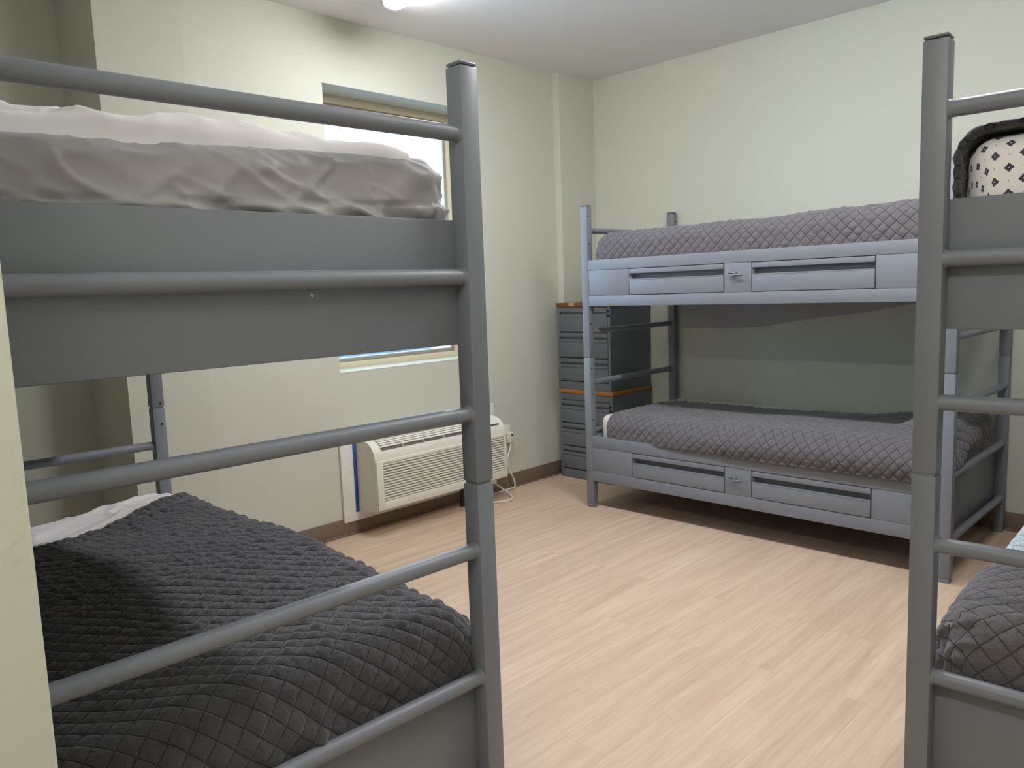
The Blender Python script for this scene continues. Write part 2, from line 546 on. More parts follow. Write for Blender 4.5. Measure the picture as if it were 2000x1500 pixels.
# short slightly turned-back length of wall beside the alcove
o = MB().prism([(WX, -2.0), (WX - 0.03, -2.372), (WX - 0.28, -2.372), (WX - 0.28, -2.0)], 2, 0, CZ).build('wall_return', M_wall, smooth=0)
structure(o, 'pale sage wall end beside the alcove', 'wall')
o = MB().box(AX - 0.15, AX, NY - 0.2, -2.30, 0, CZ).build('wall_alcove', M_wall, smooth=0)
structure(o, 'shaded sage wall at the back of the alcove', 'wall')
o = MB().box(AX, WX - 0.28, -2.372, -2.30, 0, CZ).build('wall_alcove_side', M_wall, smooth=0)
structure(o, 'shaded side wall of the alcove', 'wall')
o = MB().box(AX, 1.80, NY - 0.2, NY, 0, CZ).build('wall_nook', M_wall, smooth=0)
structure(o, 'sage wall along the left bunk', 'wall')
o = MB().box(1.80, 2.25, FY, JY, 0, CZ, bev=0.004).build('wall_near', M_wall)
structure(o, 'cream wall end at the left edge of the view', 'wall')
o = MB().box(WX - TH, RX + 0.2, WY, WY + 0.2, 0, CZ).build('wall_back', M_wall, smooth=0)
structure(o, 'pale sage wall behind the far bunk', 'wall')
o = MB().box(RX, RX + 0.2, FY, WY, 0, CZ).build('wall_right', M_wall, smooth=0)
structure(o, 'sage wall on the right', 'wall')
o = MB().box(2.25, RX, FY - 0.2, FY, 0, CZ).build('wall_front', M_wall, smooth=0)
structure(o, 'sage wall behind the viewer', 'wall')
o = MB().box(WX, -0.656, 0.602, WY, 0, CZ).build('wall_corner', M_wall, smooth=0)
structure(o, 'boxed-out pilaster in the far corner', 'wall')

def baseboard(name, x0, x1, y0, y1, label):
    b = MB().box(x0, x1, y0, y1, 0, 0.10, bev=0.003)
    # small cove toe
    if x1 - x0 > y1 - y0:
        b.box(x0, x1, y0 - 0.006, y1, 0, 0.012, bev=0.002)
    else:
        b.box(x0, x1 + 0.006, y0, y1, 0, 0.012, bev=0.002)
    o = b.build(name, M_base)
    structure(o, label, 'baseboard')
baseboard('baseboard_left', WX, WX + 0.008, -1.995, 0.602, 'brown baseboard under the window wall')
baseboard('baseboard_back', -0.15, RX, WY - 0.008, WY, 'brown baseboard along the far wall')
baseboard('baseboard_alcove', AX, AX + 0.008, NY, -2.372, 'brown baseboard at the back of the alcove')

# ---------------------------------------------------------------- window
FX = WX - 0.20      # room face of the window frame
win = empty('window_1', (FX, (WY0 + WY1) / 2, WZ0))
structure(win, 'white-lit window with beige vinyl frame', 'window')
def wpart(b, name, m):
    bmesh.ops.translate(b.bm, vec=(-FX, -(WY0 + WY1) / 2, -WZ0), verts=b.bm.verts)
    return b.build(name, m, win)
def frame_ring(b, x0, x1, y0, y1, z0, z1, wy, wzb, wzt, bev=0.003):
    b.box(x0, x1, y0, y0 + wy, z0, z1, bev); b.box(x0, x1, y1 - wy, y1, z0, z1, bev)
    b.box(x0, x1, y0 + wy, y1 - wy, z0, z0 + wzb, bev); b.box(x0, x1, y0 + wy, y1 - wy, z1 - wzt, z1, bev)
b = MB(); frame_ring(b, FX - 0.055, FX, WY0, WY1, WZ0, WZ1, 0.040, 0.040, 0.045)
wpart(b, 'window_frame', M_vinyl)
b = MB(); frame_ring(b, FX - 0.050, FX - 0.012, WY0 + 0.040, WY1 - 0.040, WZ0 + 0.040, WZ1 - 0.045, 0.012, 0.018, 0.035)
wpart(b, 'sash', M_vinyl_dark)
b = MB(); frame_ring(b, FX - 0.045, FX - 0.020, WY0 + 0.052, WY1 - 0.052, WZ0 + 0.058, WZ1 - 0.080, 0.006, 0.008, 0.010)
wpart(b, 'glazing_bead', M_silver)
b = MB().box(FX - 0.036, FX - 0.030, WY0 + 0.056, WY1 - 0.056, WZ0 + 0.064, WZ1 - 0.088)
wpart(b, 'pane', M_glass)
b = MB().box(FX, WX, WY0, WY1, WZ0, WZ0 + 0.006, bev=0.002)
wpart(b, 'window_sill', M_wall)

# outside: asphalt, a low building and a parked van seen through the lower strip of glass
M_asphalt = mat('asphalt', lin(172, 186, 196), 0.9, bump=(8, 0.3, 0.02))
o = MB().box(-40, -1.6, -20, 30, -0.42, -0.30).build('ground', M_asphalt, smooth=0)
structure(o, 'parking lot asphalt outside the window', 'ground')

# parked van and a low wall outside, glimpsed through the bottom strip of the window
def make_car(x, y, rz, col, label):
    root = empty('parked_car', (x, y, -0.30), rz)
    tag(root, label, 'car')
    pts = [(-2.2, 0.25), (2.15, 0.25), (2.25, 0.55), (2.2, 0.82), (1.25, 0.98), (0.55, 1.42), (-1.55, 1.46), (-2.15, 0.98), (-2.28, 0.60)]
    MB().prism(pts, 1, -0.88, 0.88, bev=0.06).build('body', mat('car_paint', col, 0.3, 0.2), root)
    MB().prism([(1.10, 1.00), (0.52, 1.38), (-1.45, 1.41), (-1.95, 1.00)], 1, -0.895, 0.895).build('side_windows', mat('car_glass', lin(48, 58, 68), 0.1), root)
    for sx in (-1.4, 1.4):
        for sy in (-0.9, 0.9):
            wh = MB().cyl((sx, sy - 0.1, 0.33), (sx, sy + 0.1, 0.33), 0.33, n=28).build('wheel', M_black, root)
            MB().cyl((sx, sy - 0.11, 0.33), (sx, sy + 0.11, 0.33), 0.2, n=20).build('wheel_rim', M_chrome, wh)
    amber = mat('amber_lamp', lin(230, 170, 90), 0.3)
    for ya in (-0.75, 0.45):
        MB().box(2.12, 2.27, ya, ya + 0.30, 0.62, 0.78, bev=0.03).build('headlamp', amber, root)
make_car(-8.6, 3.1, PI / 2 + 0.1, lin(96, 116, 138), 'blue-grey car parked outside, seen through the bottom of the window')
o = MB().box(-9.6, -9.2, 5.9, 6.5, -0.30, 1.3, bev=0.02).build('bollard', mat('pale_concrete', lin(215, 218, 220), 0.8), center=True)
tag(o, 'pale concrete pillar outside beyond the parked car', 'pillar')
o = MB().box(-18.5, -18.0, -6, 22, -0.30, 0.55, bev=0.02).build('low_wall', mat('blue_grey_block', lin(150, 164, 176), 0.8), center=True)
tag(o, 'low blue-grey wall at the back of the parking lot outside', 'wall')

# ---------------------------------------------------------------- bunk beds
L, W, P, H = 2.03, 0.968, 0.0483, 1.8305
SEAM = 0.9284
UT, UB, LT, LB = 1.5072, 1.237, 0.4481, 0.1696
RUNGS = (1.6837, 1.3843, 1.0842, 0.7732, 0.4733, 0.182)
RD, PD = 0.0207, 0.046

def make_bunk():
    root = empty('bunk_bed')
    # posts
    for ix in (0, 1):
        for iy in (0, 1):
            x0 = 0 if ix == 0 else L - P
            y0 = 0 if iy == 0 else W - P
            b = MB()
            b.box(x0, x0 + P, y0, y0 + P, 0.022, SEAM - 0.003, bev=0.0035)
            b.box(x0 + 0.004, x0 + P - 0.004, y0 + 0.004, y0 + P - 0.004, SEAM - 0.012, SEAM + 0.012)
            b.box(x0, x0 + P, y0, y0 + P, SEAM + 0.003, H - 0.009, bev=0.0035)
            post = b.build('post', M_paint, root)
            b = MB().box(x0 + 0.002, x0 + P - 0.002, y0 + 0.002, y0 + P - 0.002, 0.0, 0.024, bev=0.003)
            b.build('foot', M_paint, post)
            b = MB().box(x0 + 0.001, x0 + P - 0.001, y0 + 0.001, y0 + P - 0.001, H - 0.0075, H, bev=0.003)
            b.build('post_cap', M_cap, post)
            xf = x0 + P if ix == 0 else x0
            sg = 1 if ix == 0 else -1
            yb = y0 + (0.016 if iy == 0 else P - 0.016)
            for z in (1.765, 1.605, 1.13, 0.945, 0.861, 0.705, 0.547):
                b = MB()
                b.cyl((xf - sg * 0.002, yb, z), (xf + sg * 0.0016, yb, z), 0.006, 0.005, 14)
                b.cyl((xf + sg * 0.0012, yb, z), (xf + sg * 0.0021, yb, z), 0.0026, 0.0026, 8)
                b.build('bolt', M_bolt, post)
    # rungs and end panels
    for ix in (0, 1):
        xr = RD if ix == 0 else L - RD
        for z in RUNGS:
            b = MB()
            b.cyl((xr, P - 0.003, z), (xr, W - P + 0.003, z), 0.0172, n=28)
            for y, s in ((P, 1), (W - P, -1)):
                b.cyl((xr, y - s * 0.002, z), (xr, y + s * 0.006, z), 0.0212, 0.0174, 28)
            b.build('rung', M_paint, root)
        xa, xb = (PD, PD + 0.016) if ix == 0 else (L - PD - 0.016, L - PD)
        for z0, z1 in ((UB, UT), (LB, LT)):
            b = MB().box(xa, xb, P - 0.012, W - P + 0.012, z0, z1, bev=0.003)
            b.build('end_panel', M_paint, root)
    # side rails
    for z0, z1 in ((UB, UT), (LB, LT)):
        ma, mb_ = z0 + (0.061 if z0 > 1 else 0.066), z1 - (0.061 if z0 > 1 else 0.070)
        yf = 0.003
        b = MB()
        b.box(P - 0.004, L - P + 0.004, yf, yf + 0.022, mb_ + 0.001, z1, bev=0.002)
        b.box(P - 0.004, L - P + 0.004, yf, yf + 0.022, z0, ma - 0.001, bev=0.002)
        for xa, xb in ((P - 0.002, 0.341), (0.942, 1.092), (1.694, L - P + 0.002)):
            b.box(xa, xb, yf + 0.0015, yf + 0.022, ma, mb_, bev=0.0012)
        rail = b.build('side_rail', M_paint, root)
        for xa, xb in ((0.343, 0.940), (1.094, 1.692)):
            d = MB()
            g = 0.0025
            xa, xb = xa + g, xb - g
            za, zb = ma + g, mb_ - g
            yd = yf - 0.002
            d.box(xa, xb, yd, yd + 0.017, zb - 0.026, zb, bev=0.002)                 # top strip
            d.box(xa, xb, yd, yd + 0.017, za, zb - 0.056, bev=0.002)                 # lower front
            d.box(xa, xb, yd - 0.0012, yd + 0.004, zb - 0.062, zb - 0.056, bev=0.0015)  # rolled lip
            d.box(xa, xb, yd + 0.040, yd + 0.043, zb - 0.070, zb - 0.012)             # back of the finger pull
            d.box(xa, xb, yd + 0.010, yd + 0.043, zb - 0.022, zb - 0.018)
            d.box(xa, xb, yd + 0.010, yd + 0.043, zb - 0.066, zb - 0.062)
            d.prism([(xa, yd + 0.001), (xa + 0.014, yd + 0.041), (xa, yd + 0.041)], 2, zb - 0.057, zb - 0.025)
            d.prism([(xb, yd + 0.001), (xb - 0.014, yd + 0.041), (xb, yd + 0.041)], 2, zb - 0.057, zb - 0.025)
            d.build('drawer', M_paint, rail)
        # toggle catch between the drawers
        xc, zc = 1.015, (ma + mb_) / 2 + 0.018
        b = MB()
        b.cyl((xc - 0.006, yf + 0.004, zc), (xc - 0.006, yf - 0.020, zc), 0.006, 0.005, 12)
        b.cyl((xc - 0.034, yf - 0.016, zc + 0.007), (xc + 0.004, yf - 0.018, zc + 0.003), 0.0058, n=12)
        b.cyl((xc - 0.004, yf - 0.024, zc - 0.005), (xc + 0.038, yf - 0.022, zc - 0.006), 0.0060, 0.0045, 12)
        b.sphere((xc - 0.034, yf - 0.016, zc + 0.007), 0.0075)
        b.build('catch', M_catch, rail)
        b = MB().box(P - 0.004, L - P + 0.004, W - 0.026, W - 0.004, z0, z1, bev=0.002)
        b.build('rear_rail', M_paint, root)
        b = MB().box(PD + 0.012, L - PD - 0.012, 0.022, W - 0.022, z1 - 0.085, z1 - 0.065)
        b.build('mattress_deck', M_paint, root)
    return root

far = make_bunk()
tag(far, 'grey metal bunk bed along the far wall with drawers facing the room', 'bunk bed', 'grey metal bunk beds')
LA, RA = -0.0292, 0.0457
left = copy_tree(far)
lo = Vector((1.7518, -2.5186, 0)) + Matrix.Rotation(LA, 4, 'Z') @ Vector((0, P, 0))
left.location = lo; left.rotation_euler = (0, 0, PI + LA)
tag(left, 'grey metal bunk bed close on the left, ladder end toward the viewer', 'bunk bed')
right = copy_tree(far)
ro = Vector((2.4944, -1.8833, 0)) - Matrix.Rotation(-PI / 2 + RA, 4, 'Z') @ Vector((L, P, 0))
right.location = ro; right.rotation_euler = (0, 0, -PI / 2 + RA)
tag(right, 'grey metal bunk bed close on the right, cut off by the photo edge', 'bunk bed')
MF = Matrix.Identity(4)
ML = Matrix.Translation(lo) @ Matrix.Rotation(PI + LA, 4, 'Z')
MR = Matrix.Translation(ro) @ Matrix.Rotation(-PI / 2 + RA, 4, 'Z')

DU, DL = UT - 0.065, LT - 0.065     # deck tops

def mattress(M, z0, z1, x0, x1, y0, y1, material, label, r=0.05):
    c = M @ Vector(((x0 + x1) / 2, (y0 + y1) / 2, z0))
    b = MB().box((x0 - x1) / 2, (x1 - x0) / 2, (y0 - y1) / 2, (y1 - y0) / 2, 0, z1 - z0, bev=r, seg=5)
    o = b.build('mattress', material)
    o.location = c; o.rotation_euler = M.to_euler()
    tag(o, label, 'mattress', 'twin mattresses on the bunks')
    return o

# ---- far bunk, upper bed
mattress(MF, DU, 1.650, 0.09, 1.95, 0.05, 0.915, M_whitefab, 'mattress hidden under the quilt on the upper bed of the far bunk')
X, Y, Z, S, T, D = drape(0.078, 1.962, 0.034, 0.930, 1.664, UT - 0.045, 0.075, (1, 1, 1, 1), 0.0068,
    ztop_fn=lambda S, T: 0.020 * sstep(0.9, 1.8, S) + 0.012 * sstep(0.0, 0.5, T), bulge=lambda S, T: 0.012 + 0.01 * vnoise(S * 5, T * 5, 3))
q, QU, QV = quilting(S, T, 0.053, 0.0065, 11)
X, Y, Z = displace(X, Y, Z, q)
o = grid_object('quilt', X, Y, Z, QU, QV, M_quilt_lit, MF)
tag(o, 'grey diamond-stitched quilt on the upper bed of the far bunk', 'quilt', 'diamond-stitched quilts')

# ---- far bunk, lower bed
mattress(MF, DL, 0.575, 0.078, 1.95, 0.05, 0.915, M_whitefab, 'white mattress showing at the left end of the far lower bed', 0.04)
X, Y, Z, S, T, D = drape(0.05, 1.965, 0.022, 0.930, 0.590, LT - 0.012, 0.080, (0, 1, 1, 1), 0.0062, extra=0.07,
    start=lambda T: 0.02 + 0.02 * vnoise(T * 3, T * 0, 5) + 0.05 * sstep(0.3, 0.75, T),
    ztop_fn=lambda S, T: 0.075 * sstep(1.52, 1.70, S) * sstep(0.05, 0.25, T) * (1 - sstep(0.72, 0.9, T)) + 0.014 * sstep(0.5, 1.2, S) - 0.03 * sstep(0.45, 0.85, T) * (1 - sstep(1.2, 1.5, S)),
    bulge=lambda S, T: 0.012 + 0.040 * sstep(0.15, 0.9, S) * (T < 0.4))
q, QU, QV = quilting(S, T, 0.053, 0.0055, 21)
X, Y, Z = displace(X, Y, Z, q)
o = grid_object('quilt', X, Y, Z, QU, QV, M_quilt_lit, MF)
tag(o, 'grey diamond-stitched quilt on the lower bed of the far bunk', 'quilt', 'diamond-stitched quilts')

# grey sheet hanging down behind the upper far bed
ns, ntt = 150, 24
U_ = np.linspace(0, 1, ns)[:, None] * np.ones((1, ntt)); V_ = np.linspace(0, 1, ntt)[None, :] * np.ones((ns, 1))
Xh = 0.075 + U_ * 1.55
bot = np.interp(Xh, [0.05, 0.145, 0.4, 0.72, 1.04, 1.3, 1.47, 1.70], [1.04, 1.045, 1.052, 1.068, 1.120, 1.155, 1.178, 1.215])
Zh = 1.42 * (1 - V_) + (bot + 0.004 * np.sin(Xh * 9)) * V_
Yh = 0.949 - 0.004 * np.sin(Xh * 25 + 3 * V_) * V_ - 0.012 * sstep(0.25, 0.05, U_ * 4) * V_ - 0.003 * (ridged(Xh * 9, Zh * 14, 5) - 0.5)
Yh = np.minimum(Yh, 0.977); Yh = Yh + 0.028 - 0.004 * V_
o = grid_object('bed_sheet', Xh, np.minimum(Yh, 0.980), Zh, U_, V_, M_hang, MF)
tag(o, 'dark grey sheet hanging down behind the upper bed of the far bunk', 'sheet')

# ---- left bunk, upper bed: grey fitted sheet over the mattress
mt = mattress(ML, DU, 1.595, 0.105, 1.925, 0.080, 0.895, M_whitefab, 'upper left mattress in a wrinkled grey fitted sheet', 0.045)
X, Y, Z, S, T, D = drape(0.068, 1.962, 0.040, 0.925, 1.620, UT - 0.055, 0.050, (1, 1, 1, 1), 0.0055, extra=0.03,
    ztop_fn=lambda S, T: 0.024 * (1 - np.clip(T / 0.75, 0, 1)),
    bulge=lambda S, T: 0.004)
edge = sstep(0.0, 0.03, D)                     # only the sides are wrinkled
run = np.where(np.abs(S) > 0.0, T, S)
end = (S < 0.0)
along = T - S; down = D
low = sstep(0.095, 0.115, D)
wr = 0.010 * (ridged(along * 8 + down * 9, along * 3 - down * 14, 7, 4.0) - 0.3) + 0.009 * (ridged(along * 7 - down * 16, along * 5 + down * 6, 9, 5.0) - 0.3) + 0.005 * (ridged(along * 16 + down * 12, down * 9 - along * 5, 19, 5.0) - 0.3)
wr_low = 0.030 * (ridged(along * 9 + down * 14, down * 3, 15, 1.3) - 0.5) + 0.014 * (ridged(along * 14 - down * 20, down * 5, 17, 1.6) - 0.45)
dsp = edge * (wr * (1 - low) + wr_low * low) - 0.006 * np.exp(-((D - 0.105) / 0.004) ** 2) + 0.0012 * (ridged(S * 30, T * 30, 4, 2) - 0.5) - 0.010 * low * sstep(0.11, 0.15, D)
X, Y, Z = displace(X, Y, Z, dsp)
me_fs = grid_object('fitted_sheet', X, Y, Z, S, T, M_satin, ML)
me_fs.parent = mt
me_fs.matrix_parent_inverse = (Matrix.Translation(mt.location) @ mt.rotation_euler.to_matrix().to_4x4()).inverted()
me_fs['label'] = 'wrinkled grey fitted sheet'

# crumpled pale sheet lying on top of it
ns, ntt = 230, 190
U_ = np.linspace(0, 1, ns)[:, None] * np.ones((1, ntt)); V_ = np.linspace(0, 1, ntt)[None, :] * np.ones((ns, 1))
Xs = 0.090 + U_ * 1.5
front = 0.018 * (vnoise(V_ * 5, V_ * 0 + 0.5, 41) - 0.5)
Xs = Xs + front * (1 - U_)
Ys = 0.120 + V_ * 0.80 - 0.02 * np.sin(U_ * 6)
env = np.minimum(sstep(0, 0.030, U_) ** 0.45, 1) * sstep(0, 0.05, 1 - U_)
envy = sstep(0, 0.10, V_) ** 0.6 * sstep(0.0, 0.03, 1 - V_)
hgt = 0.028 + 0.034 * sstep(0.03, 0.28, U_)
fold = 0.020 * (ridged(Xs * 5 + Ys * 3, Ys * 5 - Xs * 4, 43, 2.5) - 0.35) + 0.012 * (ridged(Xs * 10 - Ys * 5, Ys * 8 + Xs * 3, 45, 4) - 0.3) + 0.003 * (ridged(Xs * 30, Ys * 26, 47, 2) - 0.4)
Zs = 1.606 + 0.022 * sstep(0, 0.012, U_) + 0.024 * (1 - np.clip((Ys - 0.09) / 0.75, 0, 1)) + env * envy * np.maximum(hgt + fold, 0.006)
o = grid_object('bed_sheet', Xs, Ys, Zs, U_, V_, M_pink, ML)
tag(o, 'crumpled pale sheet heaped on the upper bed of the left bunk', 'sheet')

# ---- left bunk, lower bed
def head_dip(X, Y):
    return 0.036 * sstep(0.12, 0.50, Y) * sstep(1.15, 1.6, X)
mt = mattress(ML, DL, 0.555, 0.09, 1.96, 0.055, 0.915, M_whitefab, 'lower left mattress in a pale sheet showing at its head', 0.05)
X, Y, Z, S, T, D = drape(1.30, 1.972, 0.045, 0.925, 0.606, LT - 0.05, 0.06, (0, 1, 1, 1), 0.008, ztop_fn=lambda S, T: -0.03 * sstep(0.22, 0.0, S))
X, Y, Z = displace(X, Y, Z, 0.008 * (ridged(S * 9 + T * 7, T * 8 - S * 5, 51, 3) - 0.4) + 0.002 * (ridged(S * 40, T * 30, 53) - .5) - 0.006)
Z = Z - head_dip(X, Y)
fs = grid_object('fitted_sheet', X, Y, Z, S, T, M_pink, ML)
fs.parent = mt
fs.matrix_parent_inverse = (Matrix.Translation(mt.location) @ mt.rotation_euler.to_matrix().to_4x4()).inverted()

# turned-over band of white top sheet below the head
def head_line(T):       # local x of the quilt's head edge, as seen slanting across the bed
    return 1.725 - 0.215 * np.clip((T - 0.02) / 0.50, -0.2, 1.8)
M_top = fabric('white_top_sheet', lin(222, 214, 211), 0.7, 0.2, 300, 0.1, 0.2)
ns, ntt = 60, 150
V_ = np.linspace(-0.05, 0.94, ntt)[None, :] * np.ones((ns, 1)); U_ = np.linspace(0, 1, ns)[:, None] * np.ones((1, ntt))
Yb = 0.035 + V_ * 0.93
hl = head_line(Yb)
Xb = hl - 0.07 + U_ * 0.175
r_ = 0.055
drop = np.where(Yb < 0.045 + r_, r_ - np.sqrt(np.maximum(r_ ** 2 - np.clip(0.045 + r_ - Yb, 0, r_) ** 2, 0)), 0)
Zb = 0.616 - drop + 0.006 * (ridged(Xb * 12 + Yb * 8, Yb * 9, 55, 3) - 0.3) + 0.0025 * np.sin(U_ * PI)
Zb = np.where(Yb < 0.05, np.minimum(Zb, 0.56), Zb) - head_dip(Xb, Yb) - 0.028 * (1 - sstep(0.10, 0.42, U_))
o = grid_object('bed_sheet', Xb, Yb, Zb, U_, V_, M_top, ML, thickness=-0.004)
tag(o, 'white top sheet turned down at the head of the left lower bed', 'sheet')

X, Y, Z, S, T, D = drape(0.055, 1.972, 0.008, 0.935, 0.625, LT + 0.004, 0.085, (1, 0, 1, 1), 0.0048,
    ztop_fn=lambda S, T: 0.022 * sstep(0.3, 0.7, S) * (1 - sstep(0.9, 1.5, S)), bulge=lambda S, T: 0.006)
# pull the head edge onto the slanted line
hl = head_line(Y)
smax = S.max()
fr = (S - S.min()) / (smax - S.min())
xh = X[-1:, :]
X = np.where(X > 0.3, 0.3 + (X - 0.3) * (hl - 0.3) / (xh - 0.3), X)
S2 = np.where(S > 0.16, X - 0.055 - 0.085, S)
q, QU, QV = quilting(S2, T, 0.050, 0.0080, 31)
# soft gathers where the quilt turns down over the foot
q = q + sstep(0.02, 0.12, D) * (S < 0.05) * (0.030 * (ridged(T * 5.5 + D * 5, D * 2, 38, 1.2) - 0.5) + 0.010 * (ridged(T * 13 - D * 9, D * 5, 39, 2) - 0.4))
# loose rolls of cloth along the head edge
de = hl - X
q = q + 0.014 * np.exp(-((de - 0.03) / 0.02) ** 2) * (0.3 + vnoise(Y * 5, Y * 0, 33)) + 0.012 * np.exp(-((de - 0.10 + 0.1 * (Y - 0.4)) / 0.016) ** 2) * vnoise(Y * 3.2, Y * 0, 35)
Z = Z - head_dip(X, Y)
q = q + 0.012 * (ridged(S2 * 2.2 + T * 1.1, T * 2.4, 37, 2) - 0.5) * sstep(1.5, 0.3, S2)
X, Y, Z = displace(X, Y, Z, q)
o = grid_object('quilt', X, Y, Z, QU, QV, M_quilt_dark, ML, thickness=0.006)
tag(o, 'charcoal diamond-stitched quilt on the lower bed of the left bunk', 'quilt', 'diamond-stitched quilts')

# ---- right bunk, upper bed: printed mattress end, dark quilt over its top and side
y_in = 0.068
mt = mattress(MR, DU, 1.585, 0.08, 1.955, y_in + 0.015, 0.915, M_whitefab, 'mattress with small dark motifs on white on the upper right bed', 0.05)
X, Y, Z, S, T, D = drape(0.075, 1.968, y_in, 0.925, 1.628, UT - 0.05, 0.055, (1, 1, 1, 1), 0.008, ztop_fn=lambda S, T: 0.018 * sstep(0.0, 0.2, T))
X, Y, Z = displace(X, Y, Z, 0.003 * (ridged(S * 9 + T * 12, T * 10, 61, 2.5) - 0.4) + 0.004 * (vnoise(S * 8, T * 8, 63) - .5))
fs = grid_object('fitted_sheet', X, Y, Z, T, S, M_motif, MR)
fs.parent = mt
fs.matrix_parent_inverse = (Matrix.Translation(mt.location) @ mt.rotation_euler.to_matrix().to_4x4()).inverted()
fs['label'] = 'white sheet printed with dark motifs'
X, Y, Z, S, T, D = drape(0.06, 1.975 + 0.055, y_in - 0.016, 0.94, 1.648, UT - 0.03, 0.062, (1, 0, 1, 1), 0.0075, ztop_fn=lambda S, T: 0.012 * sstep(0.0, 0.2, T))
q, QU, QV = quilting(S, T, 0.06, 0.006, 65)
X, Y, Z = displace(X, Y, Z, q)
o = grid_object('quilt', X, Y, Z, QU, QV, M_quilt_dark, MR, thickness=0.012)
tag(o, 'dark quilt over the top and side of the upper right mattress', 'quilt', 'diamond-stitched quilts')

# ---- right bunk, lower bed
mattress(MR, DL, 0.570, 0.08, 1.945, 0.08, 0.915, M_whitefab, 'mattress hidden under the covers on the lower right bed', 0.05)
X, Y, Z, S, T, D = drape(0.07, 1.958, 0.058, 0.93, 0.597, LT - 0.03, 0.07, (1, 1, 1, 1), 0.009)
q, QU, QV = quilting(S, T, 0.055, 0.005, 71)
X, Y, Z = displace(X, Y, Z, q + 0.006 * (ridged(S * 11, T * 8, 73, 2) - .5))
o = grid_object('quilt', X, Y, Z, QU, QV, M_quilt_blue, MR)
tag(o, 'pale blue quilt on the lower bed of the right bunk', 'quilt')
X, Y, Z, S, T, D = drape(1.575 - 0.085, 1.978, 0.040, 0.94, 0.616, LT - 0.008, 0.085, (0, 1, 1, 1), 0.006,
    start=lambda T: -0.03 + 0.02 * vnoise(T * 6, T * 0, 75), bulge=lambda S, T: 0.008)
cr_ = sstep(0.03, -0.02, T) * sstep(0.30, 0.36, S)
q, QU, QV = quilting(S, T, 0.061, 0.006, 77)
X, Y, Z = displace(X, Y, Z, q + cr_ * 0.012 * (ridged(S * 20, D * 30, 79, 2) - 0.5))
o = grid_object('quilt', X, Y, Z, QU, QV, M_quilt_lit, MR, thickness=0.006)
tag(o, 'dark grey folded quilt across the foot of the right lower bed', 'quilt', 'diamond-stitched quilts')

# ---------------------------------------------------------------- drawer cabinets in the corner
def make_cabinet(x0, x1, y0, y1, z0, z1, wood, tops, base_h, label, patch=False):
    root = empty('drawer_cabinet', ((x0 + x1) / 2, (y0 + y1) / 2, z0))
    tag(root, label, 'cabinet', 'stacked drawer cabinets')
    ox, oy, oz = (x0 + x1) / 2, (y0 + y1) / 2, z0
    def put(b, name, m, par=root):
        bmesh.ops.translate(b.bm, vec=(-ox, -oy, -oz), verts=b.bm.verts)
        return b.build(name, m, par)
    b = MB()
    t = 0.022
    yb = y0 + 0.018
    b.box(x0, x1, yb, y1, z0, z1, bev=0.002)                      # carcass
    b.box(x0, x0 + t, y0, yb + 0.002, z0, z1, bev=0.002)          # face frame
    b.box(x1 - t, x1, y0, yb + 0.002, z0, z1, bev=0.002)
    b.box(x0 + t, x1 - t, y0, yb + 0.002, z0, z0 + base_h, bev=0.002)
    b.box(x0 + t, x1 - t, y0, yb + 0.002, tops[0][1] + 0.003, z1, bev=0.002)
    put(b, 'carcass', M_cab)
    for za, zb in tops:
        d = MB()
        xa, xb = x0 + t + 0.002, x1 - t - 0.002
        d.box(xa, xb, y0 - 0.003, y0 + 0.014, zb - 0.028, zb, bev=0.002)
        d.box(xa, xb, y0 + 0.011, y0 + 0.016, zb - 0.045, zb - 0.026)
        d.box(xa, xb, y0 - 0.006, y0 + 0.014, zb - 0.062, zb - 0.042, bev=0.003)
        d.box(xa, xb, y0 - 0.002, y0 + 0.014, za, zb - 0.060, bev=0.002)
        put(d, 'drawer', M_cab)
    b = MB().box(x0 - 0.004, x1 + 0.006, y0 - 0.006, y1, z1, z1 + 0.027, bev=0.003)
    put(b, 'wood_top', wood)
    zt = tops[0][1]
    for k in (0, 1):
        b = MB().cyl((x1 - 0.011 - 0.006 * (1 - k), y0 - 0.004, zt - 0.022 - 0.030 * k), (x1 - 0.011 - 0.006 * (1 - k), y0 + 0.003, zt - 0.022 - 0.030 * k), 0.009, n=16)
        b.cyl((x1 - 0.011 - 0.006 * (1 - k), y0 - 0.006, zt - 0.022 - 0.030 * k), (x1 - 0.011 - 0.006 * (1 - k), y0 - 0.003, zt - 0.022 - 0.030 * k), 0.005, n=12)
        put(b, 'lock', M_black)
    if patch:
        b = MB().box(x0 + 0.115, x0 + 0.165, y0 - 0.0075, y0 + 0.02, z1 + 0.004, z1 + 0.0285, bev=0.001)
        put(b, 'tape_patch', M_tan)
    return root
CX0, CX1, CY0, CY1 = -0.651, -0.178, 0.512, 0.972
make_cabinet(CX0, CX1, CY0, CY1, 0.0, 0.612, M_wood, [(0.402, 0.560), (0.236, 0.394), (0.070, 0.228)], 0.062,
             'grey three-drawer cabinet with oak top standing on the floor in the corner')
make_cabinet(CX0, CX1 - 0.006, CY0, CY1, 0.639, 1.218, M_wood2, [(1.046, 1.208), (0.868, 1.036), (0.700, 0.858)], 0.055,
             'grey three-drawer cabinet stacked on top of the other one in the corner', True)

# ---------------------------------------------------------------- air conditioner, backing board, outlet
o = MB().box(WX + 0.0005, WX + 0.018, -1.303, -0.105, 0.077, 0.610, bev=0.003).build('backing_board', M_board, center=True)
tag(o, 'white board on the wall behind the air conditioner', 'board')
o = MB().box(WX + 0.0182, WX + 0.024, -1.224, -1.2055, 0.128, 0.530, bev=0.001).build('painters_tape', M_tape, center=True)
tag(o, 'blue tape strip down the left side of the air conditioner', 'tape')

